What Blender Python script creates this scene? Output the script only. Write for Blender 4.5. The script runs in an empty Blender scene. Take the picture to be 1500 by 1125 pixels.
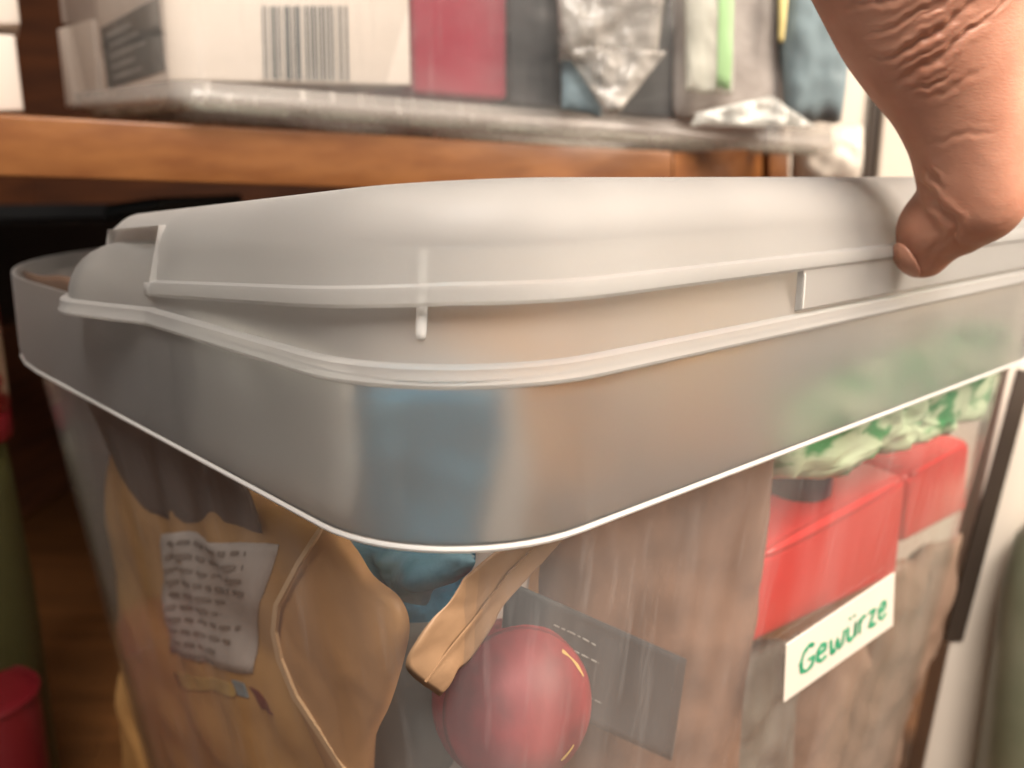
import bpy, bmesh, math, random
from mathutils import Vector, noise
random.seed(7)
S = bpy.context.scene
C = S.collection
# ---------------------------------------------------------------- camera, world, lights
F = 1300.0; PITCH = math.radians(13.18)
cam_d = bpy.data.cameras.new('camera'); cam = bpy.data.objects.new('camera', cam_d); C.objects.link(cam)
cam.location = (0, 0, 0); cam.rotation_euler = (math.pi/2 - PITCH, 0, 0)
cam_d.sensor_width = 36; cam_d.lens = 36*F/1500; cam_d.clip_start = .005; cam_d.clip_end = 50
cam_d.dof.use_dof = True; cam_d.dof.focus_distance = .17; cam_d.dof.aperture_fstop = 14
S.camera = cam
W = bpy.data.worlds.new('World'); S.world = W; W.use_nodes = True
W.node_tree.nodes['Background'].inputs[0].default_value = (1, .92, .85, 1)
W.node_tree.nodes['Background'].inputs[1].default_value = .17
S.view_settings.view_transform = 'Standard'; S.view_settings.look = 'None'
S.view_settings.exposure = .2; S.view_settings.gamma = 1
S.render.engine = 'CYCLES'
cy = S.cycles
cy.max_bounces = 14; cy.transmission_bounces = 12; cy.transparent_max_bounces = 40
cy.diffuse_bounces = 4; cy.glossy_bounces = 5; cy.sample_clamp_indirect = 4; cy.blur_glossy = .5
cy.use_denoising = True

def lamp(name, loc, target, size, power, col):
    d = bpy.data.lights.new(name, 'AREA'); d.shape = 'RECTANGLE'; d.size = size[0]; d.size_y = size[1]
    d.energy = power; d.color = col
    o = bpy.data.objects.new(name, d); C.objects.link(o); o.location = loc
    o.rotation_euler = (Vector(target)-Vector(loc)).to_track_quat('-Z', 'Y').to_euler()
    return o
lamp('ceiling_lamp', (.85, -.08, .60), (.12, .28, -.02), (.6, .6), 27.0, (1, .86, .72))
lamp('room_lamp', (.08, -.50, .95), (.10, .17, -.02), (.6, .5), 3.9, (1, .92, .84)).data.spread = math.radians(60)

# ---------------------------------------------------------------- geometry helpers
cP, sP = math.cos(PITCH), math.sin(PITCH)
def ray(px, py):
    rx = (px-750)/F; ry = -(py-562.5)/F
    return Vector((rx, cP+sP*ry, -sP+cP*ry))
def at(px, py, d):
    v = ray(px, py); return v*(d/v.y)
P0 = Vector((-.0120, .1262, 0)); RD = Vector((.737, .676, 0)); LD = Vector((-.676, .737, 0))
ZB, Z0 = -.0336, -.062          # rim bead height, lower edge of the collar
TAP = math.tan(math.radians(7))
def BX(u, s, z): return P0 + RD*u + LD*s + Vector((0, 0, z))
NR, NL = -LD, -RD
def wall(face, px, py, inset=0.0):
    """point where the sight line meets the box wall (face R or L), moved 'inset' metres inward"""
    n = NR if face == 'R' else NL
    v = ray(px, py)
    # n.(p-P0) + TAP*(Z0-p.z) + .004 = -inset
    # n.p - n.P0 + TAP*Z0 - TAP*p.z = -inset-.004
    t = (-inset-.004 + n.dot(P0) - TAP*Z0)/(n.dot(v) - TAP*v.z)
    return v*t

def link(name, me, mat=None, parent=None, smooth=True):
    o = bpy.data.objects.new(name, me); C.objects.link(o)
    if mat: me.materials.append(mat)
    if smooth:
        for p in me.polygons: p.use_smooth = True
    if parent: o.parent = parent
    return o
def mesh(name, vs, fs, mat=None, parent=None, smooth=True, uvs=None, recalc=True):
    me = bpy.data.meshes.new(name); me.from_pydata([tuple(v) for v in vs], [], fs)
    if uvs:
        ul = me.uv_layers.new(name='UV')
        for l in me.loops: ul.data[l.index].uv = uvs[l.vertex_index]
    if recalc:
        bm = bmesh.new(); bm.from_mesh(me); bmesh.ops.recalc_face_normals(bm, faces=bm.faces); bm.to_mesh(me); bm.free()
    return link(name, me, mat, parent, smooth)
def tag(o, label, cat, group=None, kind=None):
    if label: o['label'] = label
    if cat: o['category'] = cat
    if group: o['group'] = group
    if kind: o['kind'] = kind
    return o
def empty(name, loc, label, cat, group=None):
    o = bpy.data.objects.new(name, None); C.objects.link(o); o.location = loc; o.empty_display_size = .02
    return tag(o, label, cat, group)
def put(o, parent):
    """parent with world geometry kept where it is"""
    o.parent = parent; o.matrix_parent_inverse = __import__('mathutils').Matrix.Translation(-Vector(parent.location))
    return o

def fillet(poly, radii, seg=.006, extra=()):
    """rounded polygon -> list of (point, outward normal); poly counter-clockwise in (u,s)"""
    n = len(poly); out = []
    def rot(d): return Vector((d.y, -d.x))
    for i in range(n):
        p = Vector(poly[i]); a = Vector(poly[i-1]); b = Vector(poly[(i+1) % n]); r = radii[i]
        d1 = (p-a).normalized(); d2 = (b-p).normalized()
        ang = math.acos(max(-1, min(1, d1.dot(d2))))
        sgn = 1 if d1.x*d2.y-d1.y*d2.x > 0 else -1
        t = r*math.tan(ang/2)
        k = max(3, int(ang/math.radians(6)))
        c = p - d1*t - rot(d1)*r*sgn
        for j in range(k+1):
            f = j/k*ang*sgn
            nn = rot(d1); nn = Vector((nn.x*math.cos(f)-nn.y*math.sin(f), nn.x*math.sin(f)+nn.y*math.cos(f)))
            out.append((c+nn*r*sgn, nn))
        # straight run to the next corner
        r2 = radii[(i+1) % n]; q = Vector(poly[(i+1) % n]); e = Vector(poly[(i+2) % n]); d3 = (e-q).normalized()
        ang2 = math.acos(max(-1, min(1, d2.dot(d3)))); t2 = r2*math.tan(ang2/2)
        s0 = p+d2*t; s1 = q-d2*t2; m = max(1, int((s1-s0).length/seg))
        for j in range(1, m): out.append((s0.lerp(s1, j/m), rot(d2)))
    return out
def sweep(name, outline, rings, mat, parent, closed=True, caps=False, fn=None, zf=None):
    """rings: (offset outward, z). fn(point, off, z)->(off, z) may vary the profile along the outline"""
    vs = []; n = len(outline)
    for (off, z) in rings:
        for (p, nn) in outline:
            o2, z2 = fn(p, off, z) if fn else (off, z)
            q = p+nn*o2
            vs.append(BX(q.x, q.y, z2+(zf(q.x, q.y) if zf else 0)))
    fs = []; m = len(rings)
    for i in range(m if closed else m-1):
        for j in range(n):
            a = i*n+j; b = i*n+(j+1) % n; c = ((i+1) % m)*n+(j+1) % n; d = ((i+1) % m)*n+j
            fs.append((a, b, c, d))
    if caps:
        fs.append(tuple(range(n))); fs.append(tuple((m-1)*n+j for j in range(n)))
    o = mesh(name, vs, fs, mat, None)
    o.data.set_sharp_from_angle(angle=math.radians(38))
    if parent: put(o, parent)
    return o

def box_pts(name, pts8, mat, parent=None, bev=.0006):
    """pts8: front quad TL TR BR BL then back quad TL TR BR BL"""
    fs = [(0, 1, 2, 3), (7, 6, 5, 4), (0, 4, 5, 1), (1, 5, 6, 2), (2, 6, 7, 3), (3, 7, 4, 0)]
    o = mesh(name, pts8, fs, mat, None, smooth=False)
    if bev:
        m = o.modifiers.new('bevel', 'BEVEL'); m.width = bev; m.segments = 3; m.limit_method = 'ANGLE'
        for p in o.data.polygons: p.use_smooth = True
    if parent: put(o, parent)
    return o
def slab(name, quad, depthvec, mat, parent=None, bev=.0006):
    q = [Vector(v) for v in quad]; d = Vector(depthvec)
    return box_pts(name, q+[v+d for v in q], mat, parent, bev)

def fbm(p, o=3):
    return noise.fractal(p, 1.0, 2.0, o, noise_basis='PERLIN_ORIGINAL')
class Sheet:
    """a bulging packet between four corners; P(a,b,side) gives a point of its surface (a right, b down, 0..1)"""
    def __init__(s, quad, thick, seed=0, crinkle=.0012, freq=60, wob=.02, ridge=0.0):
        s.q = [Vector(v) for v in quad]; s.t = thick; s.seed = seed; s.cr = crinkle; s.f = freq; s.w = wob; s.rg = ridge
        s.n = ((s.q[1]-s.q[0]).cross(s.q[3]-s.q[0])).normalized()
        if s.n.y > 0: s.n = -s.n         # towards the camera side
    def P(s, a, b, side=1):
        off = Vector((s.seed*3.1, s.seed*1.7, 0))
        w1 = s.w*noise.noise(Vector((b*4, s.seed, 0)))*(2*a-1)
        w2 = s.w*noise.noise(Vector((a*4, s.seed+9, 0)))*(2*b-1)
        aa, bb = a+w1, b+w2
        top = s.q[0].lerp(s.q[1], aa); bot = s.q[3].lerp(s.q[2], aa); p = top.lerp(bot, bb)
        prof = (max(0, 1-(2*a-1)**4))**.6*(max(0, 1-(2*b-1)**6))**.6
        c = s.cr*fbm(p*s.f+off)*min(1, prof*1.5)
        if s.rg: c += s.rg*abs(noise.noise(p*s.f*.7+off*2))*prof
        return p + s.n*(side*s.t*.5*prof + c + (0.0))
    def ab(s, px, py):
        """sheet coordinates of the point seen at this place of the photograph"""
        a = b = .5
        def pj(a, b):
            v = s.P(a, b); zc = v.y*cP-v.z*sP; return 750+F*v.x/zc, 562.5-F*(v.y*sP+v.z*cP)/zc
        for _ in range(12):
            x0, y0 = pj(a, b); xa, ya = pj(a+.01, b); xb, yb = pj(a, b+.01)
            j = [(xa-x0)/.01, (xb-x0)/.01, (ya-y0)/.01, (yb-y0)/.01]; dt = j[0]*j[3]-j[1]*j[2] or 1e-9
            ex, ey = px-x0, py-y0
            a += .8*(j[3]*ex-j[1]*ey)/dt; b += .8*(-j[2]*ex+j[0]*ey)/dt
            a = min(.98, max(.02, a)); b = min(.98, max(.02, b))
        return a, b
    def build(s, name, mat, parent, nu=36, nv=36):
        vs = []; uv = []; fs = []
        for side in (1, -1):
            for j in range(nv+1):
                for i in range(nu+1):
                    vs.append(s.P(i/nu, j/nv, side)); uv.append((i/nu, 1-j/nv))
        N = (nu+1)*(nv+1)
        for k in (0, 1):
            for j in range(nv):
                for i in range(nu):
                    a = k*N+j*(nu+1)+i; fs.append((a, a+1, a+nu+2, a+nu+1))
        o = mesh(name, vs, fs, mat, None, uvs=uv)
        bm = bmesh.new(); bm.from_mesh(o.data); bmesh.ops.remove_doubles(bm, verts=bm.verts, dist=1e-5)
        bmesh.ops.recalc_face_normals(bm, faces=bm.faces); bm.to_mesh(o.data); bm.free()
        return put(o, parent)
    def patch(s, name, mat, parent, quad, off=.0004, nu=14, nv=14, th=.0002):
        """a label following the surface; quad = four (a,b) corners TL TR BR BL"""
        vs = []; uv = []; fs = []
        q = [Vector(v) for v in quad]
        for lay in (off, off-th):
            for j in range(nv+1):
                for i in range(nu+1):
                    ab = q[0].lerp(q[1], i/nu).lerp(q[3].lerp(q[2], i/nu), j/nv)
                    vs.append(s.P(ab.x, ab.y)+s.n*lay); uv.append((i/nu, 1-j/nv))
        N = (nu+1)*(nv+1)
        for k in (0, 1):
            for j in range(nv):
                for i in range(nu):
                    a = k*N+j*(nu+1)+i; fs.append((a, a+1, a+nu+2, a+nu+1))
        def rim(a, b): fs.append((a, b, N+b, N+a))
        for i in range(nu): rim(i, i+1); rim(nv*(nu+1)+i, nv*(nu+1)+i+1)
        for j in range(nv): rim(j*(nu+1), (j+1)*(nu+1)); rim(j*(nu+1)+nu, (j+1)*(nu+1)+nu)
        o = mesh(name, vs, fs, mat, None, uvs=uv, smooth=True)
        return put(o, parent)

def ribbon_mesh(name, strokes, width, mapper, nrm, mat, parent, height=.00025, jag=.0):
    """marker or print strokes: each a polyline in 2D mapped by mapper(x,y)->3D; built as thin raised ribbons"""
    vs = []; fs = []
    for st in strokes:
        pts = []
        for k in range(len(st)-1):
            for j in range(4):
                f = j/4; pts.append((st[k][0]*(1-f)+st[k+1][0]*f, st[k][1]*(1-f)+st[k+1][1]*f))
        pts.append(st[-1])
        base = len(vs)
        for k, p in enumerate(pts):
            a = pts[max(0, k-1)]; b = pts[min(len(pts)-1, k+1)]
            dx, dy = b[0]-a[0], b[1]-a[1]; L = math.hypot(dx, dy) or 1; dx, dy = dx/L, dy/L
            w = width*(1+jag*noise.noise(Vector((p[0]*9, p[1]*9, 1))))*(.75 if k in (0, len(pts)-1) else 1)
            l = mapper(p[0]-dy*w/2, p[1]+dx*w/2); r = mapper(p[0]+dy*w/2, p[1]-dx*w/2)
            vs += [l+nrm*height, r+nrm*height, r+nrm*.00002, l+nrm*.00002]
        for k in range(len(pts)-1):
            for m in range(4):
                a = base+4*k+m; b = base+4*k+(m+1) % 4
                fs.append((a, b, b+4, a+4))
        fs.append((base, base+3, base+2, base+1)); e = base+4*(len(pts)-1); fs.append((e, e+1, e+2, e+3))
    o = mesh(name, vs, fs, mat, None, smooth=False)
    return put(o, parent)

# ---------------------------------------------------------------- materials
def mat(name):
    m = bpy.data.materials.new(name); m.use_nodes = True
    nt = m.node_tree; nt.nodes.clear()
    out = nt.nodes.new('ShaderNodeOutputMaterial')
    return m, nt, out
def N(nt, t, **kw):
    n = nt.nodes.new(t)
    for k, v in kw.items():
        if k in n.inputs: n.inputs[k].default_value = v
        else: setattr(n, k, v)
    return n
def principled(name, c1, c2=None, rough=.5, scale=20, bump=.0, bscale=200, stretch=(1, 1, 1), contrast=(.35, .65),
               spec=.4, metal=0, dist=.001, coat=0, sss=0, detail=5):
    m, nt, out = mat(name)
    b = N(nt, 'ShaderNodeBsdfPrincipled', Roughness=rough, Metallic=metal)
    b.inputs['Specular IOR Level'].default_value = spec
    b.inputs['Coat Weight'].default_value = coat; b.inputs['Coat Roughness'].default_value = .15
    nt.links.new(b.outputs[0], out.inputs[0])
    tc = N(nt, 'ShaderNodeTexCoord'); mp = N(nt, 'ShaderNodeMapping'); mp.inputs['Scale'].default_value = stretch
    nt.links.new(tc.outputs['Object'], mp.inputs[0])
    c2 = c2 or tuple(x*.85 for x in c1)
    no = N(nt, 'ShaderNodeTexNoise', Scale=scale, Detail=detail); nt.links.new(mp.outputs[0], no.inputs['Vector'])
    cr = N(nt, 'ShaderNodeValToRGB'); cr.color_ramp.elements[0].position = contrast[0]; cr.color_ramp.elements[1].position = contrast[1]
    cr.color_ramp.elements[0].color = (*c2, 1); cr.color_ramp.elements[1].color = (*c1, 1)
    nt.links.new(no.outputs[0], cr.inputs[0]); nt.links.new(cr.outputs[0], b.inputs['Base Color'])
    if bump:
        n2 = N(nt, 'ShaderNodeTexNoise', Scale=bscale, Detail=4); nt.links.new(mp.outputs[0], n2.inputs['Vector'])
        bp = N(nt, 'ShaderNodeBump', Strength=bump, Distance=dist); nt.links.new(n2.outputs[0], bp.inputs['Height'])
        nt.links.new(bp.outputs[0], b.inputs['Normal'])
    if sss:
        b.inputs['Subsurface Weight'].default_value = sss; b.inputs['Subsurface Radius'].default_value = (.006, .0022, .0012)
        b.inputs['Subsurface Scale'].default_value = 1
    return m
def edge_gloss(nt, sock, lo, hi):
    lw = N(nt, 'ShaderNodeLayerWeight'); lw.inputs['Blend'].default_value = .5
    pw = N(nt, 'ShaderNodeMath', operation='POWER'); pw.inputs[1].default_value = 4
    mr = N(nt, 'ShaderNodeMapRange'); mr.inputs['To Min'].default_value = lo; mr.inputs['To Max'].default_value = hi
    nt.links.new(lw.outputs['Facing'], pw.inputs[0]); nt.links.new(pw.outputs[0], mr.inputs[0]); nt.links.new(mr.outputs[0], sock)
def frosted(name, body=.45, rough=.42, tint=(.9, .9, .88), gloss=.015):
    """milky polypropylene: scatters some light, lets blurred shapes through"""
    m, nt, out = mat(name)
    rf = N(nt, 'ShaderNodeBsdfRefraction', Color=(.97, .97, .96, 1), Roughness=rough, IOR=1.3)
    df = N(nt, 'ShaderNodeBsdfDiffuse', Color=(*tint, 1)); tl = N(nt, 'ShaderNodeBsdfTranslucent', Color=(*tint, 1))
    gl = N(nt, 'ShaderNodeBsdfGlossy', Roughness=.48, Color=(1, 1, 1, 1))
    m1 = N(nt, 'ShaderNodeMixShader'); m1.inputs[0].default_value = .5
    nt.links.new(df.outputs[0], m1.inputs[1]); nt.links.new(tl.outputs[0], m1.inputs[2])
    m2 = N(nt, 'ShaderNodeMixShader')
    # milky flow marks from moulding
    tc = N(nt, 'ShaderNodeTexCoord'); mp = N(nt, 'ShaderNodeMapping'); mp.inputs['Scale'].default_value = (1, 1, .3)
    no = N(nt, 'ShaderNodeTexNoise', Scale=35, Detail=3); nt.links.new(tc.outputs['Object'], mp.inputs[0]); nt.links.new(mp.outputs[0], no.inputs['Vector'])
    mr = N(nt, 'ShaderNodeMapRange'); mr.inputs['To Min'].default_value = body-.05; mr.inputs['To Max'].default_value = body+.05
    nt.links.new(no.outputs[0], mr.inputs[0]); nt.links.new(mr.outputs[0], m2.inputs[0])
    nt.links.new(rf.outputs[0], m2.inputs[1]); nt.links.new(m1.outputs[0], m2.inputs[2])
    m3 = N(nt, 'ShaderNodeMixShader'); edge_gloss(nt, m3.inputs[0], gloss, .35)
    nt.links.new(m2.outputs[0], m3.inputs[1]); nt.links.new(gl.outputs[0], m3.inputs[2])
    n2 = N(nt, 'ShaderNodeTexNoise', Scale=1400, Detail=2); nt.links.new(tc.outputs['Object'], n2.inputs['Vector'])
    bp = N(nt, 'ShaderNodeBump', Strength=.12, Distance=.0003); nt.links.new(n2.outputs[0], bp.inputs['Height'])
    for x in (df, gl, tl): nt.links.new(bp.outputs[0], x.inputs['Normal'])
    nt.links.new(m3.outputs[0], out.inputs[0])
    return m
def clear(name, haze=.1, hcol=(.8, .78, .76), streak=True, rough=.12, ior=1.4, stretch=(1, 1, .06), scale=60):
    m, nt, out = mat(name)
    tr = N(nt, 'ShaderNodeBsdfTransparent', Color=(.97, .965, .96, 1))
    df = N(nt, 'ShaderNodeBsdfDiffuse', Color=(*hcol, 1)); gl = N(nt, 'ShaderNodeBsdfGlossy', Roughness=rough)
    m1 = N(nt, 'ShaderNodeMixShader'); m1.inputs[0].default_value = haze
    nt.links.new(tr.outputs[0], m1.inputs[1]); nt.links.new(df.outputs[0], m1.inputs[2])
    m2 = N(nt, 'ShaderNodeMixShader'); edge_gloss(nt, m2.inputs[0], .025, .5)
    nt.links.new(m1.outputs[0], m2.inputs[1]); nt.links.new(gl.outputs[0], m2.inputs[2])
    nt.links.new(m2.outputs[0], out.inputs[0])
    if streak:
        tc = N(nt, 'ShaderNodeTexCoord'); mp = N(nt, 'ShaderNodeMapping'); mp.inputs['Scale'].default_value = stretch
        no = N(nt, 'ShaderNodeTexNoise', Scale=scale, Detail=4); nt.links.new(tc.outputs['Object'], mp.inputs[0]); nt.links.new(mp.outputs[0], no.inputs['Vector'])
        mr = N(nt, 'ShaderNodeMapRange'); mr.inputs['From Min'].default_value = .35; mr.inputs['From Max'].default_value = .7
        mr.inputs['To Min'].default_value = haze*.5; mr.inputs['To Max'].default_value = haze*1.8
        n4 = N(nt, 'ShaderNodeTexNoise', Scale=260, Detail=3); mp4 = N(nt, 'ShaderNodeMapping'); mp4.inputs['Scale'].default_value = (1, 1, .035); mp4.inputs['Rotation'].default_value = (.25, .2, 0)
        nt.links.new(tc.outputs['Object'], mp4.inputs[0]); nt.links.new(mp4.outputs[0], n4.inputs['Vector'])
        m4 = N(nt, 'ShaderNodeMapRange'); m4.inputs['From Min'].default_value = .60; m4.inputs['From Max'].default_value = .78; m4.inputs['To Max'].default_value = haze*1.6
        nt.links.new(n4.outputs[0], m4.inputs[0]); ad = N(nt, 'ShaderNodeMath', operation='ADD')
        nt.links.new(no.outputs[0], mr.inputs[0]); nt.links.new(mr.outputs[0], ad.inputs[0]); nt.links.new(m4.outputs[0], ad.inputs[1]); nt.links.new(ad.outputs[0], m1.inputs[0])
        bp = N(nt, 'ShaderNodeBump', Strength=.25, Distance=.002); nt.links.new(no.outputs[0], bp.inputs['Height']); nt.links.new(bp.outputs[0], gl.inputs['Normal'])
    return m
M = {}
M['lid'] = frosted('frosted_lid', .27, .5, (.95, .93, .90))
M['rim'] = frosted('frosted_rim', .15, .42, (.94, .93, .90))
M['collar'] = frosted('frosted_collar', .09, .33, (.93, .93, .91))
M['edge'] = frosted('frosted_edge', .6, .4, (.97, .95, .92))
M['body'] = clear('clear_body', .035)
M['bin'] = clear('clear_bin', .05, scale=30, stretch=(.3, 1, 1))
M['wood'] = principled('orange_wood', (.23, .09, .026), (.165, .058, .016), rough=.42, scale=14, stretch=(1, 8, 9), bump=.15, bscale=40, coat=.2)
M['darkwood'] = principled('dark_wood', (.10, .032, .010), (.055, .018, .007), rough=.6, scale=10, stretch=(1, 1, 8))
M['shelfwood'] = principled('brown_wood', (.14, .055, .016), (.09, .035, .01), rough=.5, scale=10, stretch=(1, 6, 6))
M['cream'] = principled('cream_board', (.66, .59, .50), (.60, .53, .45), rough=.5, scale=6)
M['darkstrip'] = principled('dark_strip', (.055, .04, .03), rough=.45)
M['card'] = principled('white_card', (.80, .72, .64), (.74, .66, .58), rough=.55, scale=8, bump=.05)
M['ink'] = principled('grey_ink', (.09, .10, .10), (.07, .08, .08), rough=.5)
M['print'] = principled('pale_print', (.34, .34, .32), rough=.6)
M['magenta'] = principled('magenta_card', (.40, .030, .065), (.34, .024, .055), rough=.4, scale=6, coat=.2)
M['slate'] = principled('slate_card', (.05, .054, .058), (.03, .034, .038), rough=.35, scale=12)
M['foil'] = principled('grey_foil', (.42, .38, .35), (.26, .23, .21), rough=.55, scale=45, metal=.05, bump=.35, bscale=70, dist=.003)
M['pale_film'] = clear('pale_film', .35, (.62, .62, .54), scale=40)
M['whitefilm'] = clear('white_film', .45, (.86, .87, .82), scale=60, rough=.3)
M['basefilm'] = clear('base_plastic', .22, (.74, .69, .63), scale=9, stretch=(.5, .5, 2), rough=.25)
M['crinkle'] = clear('crinkled_film', .5, (.46, .43, .39), scale=45, stretch=(1, 1, 1), rough=.22)
M['green'] = principled('green_band', (.30, .46, .24), (.26, .42, .20), rough=.4)
M['bluegrey'] = principled('blue_grey_pouch', (.26, .34, .37), (.13, .17, .19), rough=.35, scale=30, stretch=(1, 1, .3), bump=.3, bscale=60, dist=.002)
M['yellow'] = principled('yellow_card', (.70, .58, .25), rough=.5)
M['kraft'] = principled('kraft_paper', (.56, .31, .13), (.46, .24, .095), rough=.5, scale=9, bump=.2, bscale=140)
M['kraft_dim'] = principled('golden_kraft', (.52, .29, .105), (.42, .22, .07), rough=.5, scale=9, bump=.2, bscale=140)
M['kraft_light'] = principled('light_kraft', (.72, .50, .29), (.60, .39, .21), rough=.5, scale=20, bump=.2, bscale=120)
M['kraft_fold'] = principled('folded_kraft', (.30, .18, .10), (.20, .12, .065), rough=.5, scale=30, bump=.3, bscale=90)
M['kraft_brown'] = principled('brown_paper', (.22, .125, .08), (.13, .07, .045), rough=.5, scale=22, bump=.3, bscale=60, dist=.002)
M['brownbag'] = principled('brown_bag', (.26, .17, .12), (.14, .09, .065), rough=.45, scale=16, stretch=(1, 1, .3), bump=.3, bscale=60, dist=.002)
M['greybag'] = principled('grey_bag', (.20, .19, .16), (.11, .105, .09), rough=.45, scale=16, stretch=(1, 1, .3), bump=.3, bscale=60)
M['labelwhite'] = principled('label_print', (.52, .46, .42), (.42, .36, .32), rough=.5)
M['labelpale'] = principled('pale_bag', (.84, .82, .78), (.74, .72, .68), rough=.5)
M['softprint'] = principled('faded_print', (.24, .19, .16), rough=.6)
M['darkbag'] = principled('darkening_brown_bag', (.10, .06, .04), (.06, .035, .024), rough=.5, scale=18)
M['patterned'] = principled('patterned_print', (.36, .26, .18), (.16, .01, .01), rough=.5, scale=70, contrast=(.48, .52))
M['blue'] = principled('blue_film', (.07, .24, .38), (.03, .11, .18), rough=.25, scale=60, bump=.6, bscale=90, dist=.003, spec=.6)
M['bluelight'] = principled('pale_blue_film', (.20, .36, .44), (.06, .16, .22), rough=.25, scale=60, bump=.5, bscale=120, dist=.002)
M['red'] = principled('red_plastic', (.60, .035, .035), (.54, .03, .03), rough=.25, scale=6)
M['tin'] = principled('crimson_tin', (.26, .016, .022), (.09, .012, .016), rough=.55, scale=40, bump=.3, bscale=80)
M['gold'] = principled('gold_print', (.55, .36, .12), rough=.4)
M['orange'] = principled('orange_print', (.18, .055, .01), (.12, .035, .006), rough=.5)
M['greenbag'] = principled('green_crumpled_film', (.62, .76, .52), (.05, .30, .10), rough=.3, scale=60, stretch=(1, 1, 2), bump=.4, bscale=90, dist=.002, contrast=(.42, .52), detail=3)
M['darkblue'] = principled('dark_jar', (.035, .04, .065), rough=.3)
M['black'] = principled('black_iron', (.008, .009, .010), rough=.6)
M['teal'] = principled('dark_teal', (.01, .022, .026), rough=.5)
M['olive'] = principled('olive_print', (.035, .032, .008), rough=.5)
M['crimson'] = principled('dark_red_print', (.11, .005, .008), rough=.4)
M['marker'] = principled('green_marker', (.015, .30, .15), (.01, .22, .11), rough=.5, scale=300)
M['sticker'] = principled('white_sticker', (.66, .60, .52), (.62, .56, .49), rough=.5)
M['bottle'] = principled('dark_green_bottle', (.30, .32, .23), (.16, .19, .12), rough=.35, scale=12)

# ---------------------------------------------------------------- cupboard and shelves
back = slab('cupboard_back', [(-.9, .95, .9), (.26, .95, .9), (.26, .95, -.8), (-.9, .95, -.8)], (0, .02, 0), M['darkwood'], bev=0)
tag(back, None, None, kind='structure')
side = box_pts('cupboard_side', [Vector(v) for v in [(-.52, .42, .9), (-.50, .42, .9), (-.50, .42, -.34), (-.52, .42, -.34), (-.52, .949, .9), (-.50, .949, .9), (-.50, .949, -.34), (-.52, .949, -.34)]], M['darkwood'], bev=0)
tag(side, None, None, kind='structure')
low = box_pts('lower_shelf', [Vector(v) for v in [(-.9, .05, -.345), (.9, .05, -.345), (.9, .05, -.365), (-.9, .05, -.365),
                                               (-.9, .949, -.345), (.9, .949, -.345), (.9, .949, -.365), (-.9, .949, -.365)]], M['shelfwood'], bev=0)
tag(low, None, None, kind='structure')

sh = empty('wooden_shelf', at(400, 220, .40), 'orange brown wooden shelf board carrying the clear bin behind the frosted lid', 'shelf')
a, b, c, d = at(-260, 152, .345), at(985, 222, .46), at(985, 292, .46), at(-260, 250, .345)
bk = Vector((-.06, .5, 0))
box_pts('board', [a, b, c, d, a+bk, b+bk, c+bk, d+bk], M['wood'], sh, .0012)
e = at(1122, 216, .56); f_ = at(1122, 285, .56)
bb, cc = b+Vector((.0006, .0006, -.0004)), c+Vector((.0006, .0006, .0006))
box_pts('end_board', [bb, e, f_, cc, bb+Vector((-.02, .3, 0)), e+Vector((-.02, .3, 0)), f_+Vector((-.02, .3, 0)), cc+Vector((-.02, .3, 0))], M['wood'], sh, .001)
e2, e3, e4, e5 = at(1126, 213, .552), at(1156, 214, .552), at(1156, 290, .552), at(1126, 290, .552)
slab('edge_strip', [e2, e3, e4, e5], (0, .3, 0), M['wood'], sh, .001)

# right-hand cabinet: cream panels, dark gap
cb = empty('cream_cabinet', at(1350, 300, .7), 'cream cabinet side panels with a dark vertical gap behind the hand', 'cabinet')
slab('side_panel', [at(1150, -60, .72), at(1300, -60, .72), at(1256, 420, .72), at(1150, 420, .72)], (0, .02, 0), M['cream'], cb, .001)
slab('gap_strip', [at(1298, -60, .715), at(1324, -60, .715), at(1276, 420, .715), at(1250, 420, .715)], (0, .004, 0), M['darkstrip'], cb, .0003)
slab('door_panel', [at(1316, -60, .71), at(1800, -60, .71), at(1800, 1000, .71), at(1216, 1000, .71)], (0, .02, 0), M['cream'], cb, .002)
post = empty('cream_post', at(1450, 900, .45), 'pale cream upright board beside the right edge of the clear box', 'board')
slab('board', [at(1490, 480, .42), at(1570, 480, .42), at(1440, 1250, .42), at(1325, 1250, .42)], (.02, .05, 0), M['cream'], post, .0015)
slab('slotted_rail', [at(1492, 540, .4185), at(1516, 545, .4185), at(1411, 940, .4185), at(1384, 940, .4185)], (0, .003, 0), M['darkstrip'], post, .0006)

# green bottle and red jar at the right edge
def lathe(name, prof, base, mat_, parent, n=48, tilt=None):
    vs = []; fs = []
    for (r, z) in prof:
        for k in range(n):
            t = 2*math.pi*k/n; v = Vector((r*math.cos(t), r*math.sin(t), z))
            if tilt: v = tilt @ v
            vs.append(Vector(base)+v)
    for i in range(len(prof)-1):
        for k in range(n): fs.append((i*n+k, i*n+(k+1) % n, (i+1)*n+(k+1) % n, (i+1)*n+k))
    fs.append(tuple(range(n))); fs.append(tuple((len(prof)-1)*n+k for k in range(n)))
    o = mesh(name, vs, fs, mat_, None)
    if parent: put(o, parent)
    return o
bt0 = at(1548, 1180, .385); bt0.z = -.345
bt = empty('green_bottle', bt0, 'dark green glass bottle standing at the right edge of the picture', 'bottle')
lathe('glass', [(.001, 0), (.034, 0), (.037, .004), (.037, .15), (.034, .175), (.022, .195), (.014, .21), (.013, .235)], bt0, M['bottle'], bt)
lathe('cap', [(.0145, .236), (.0148, .256), (.012, .259)], bt0, M['crimson'], bt)

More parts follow.
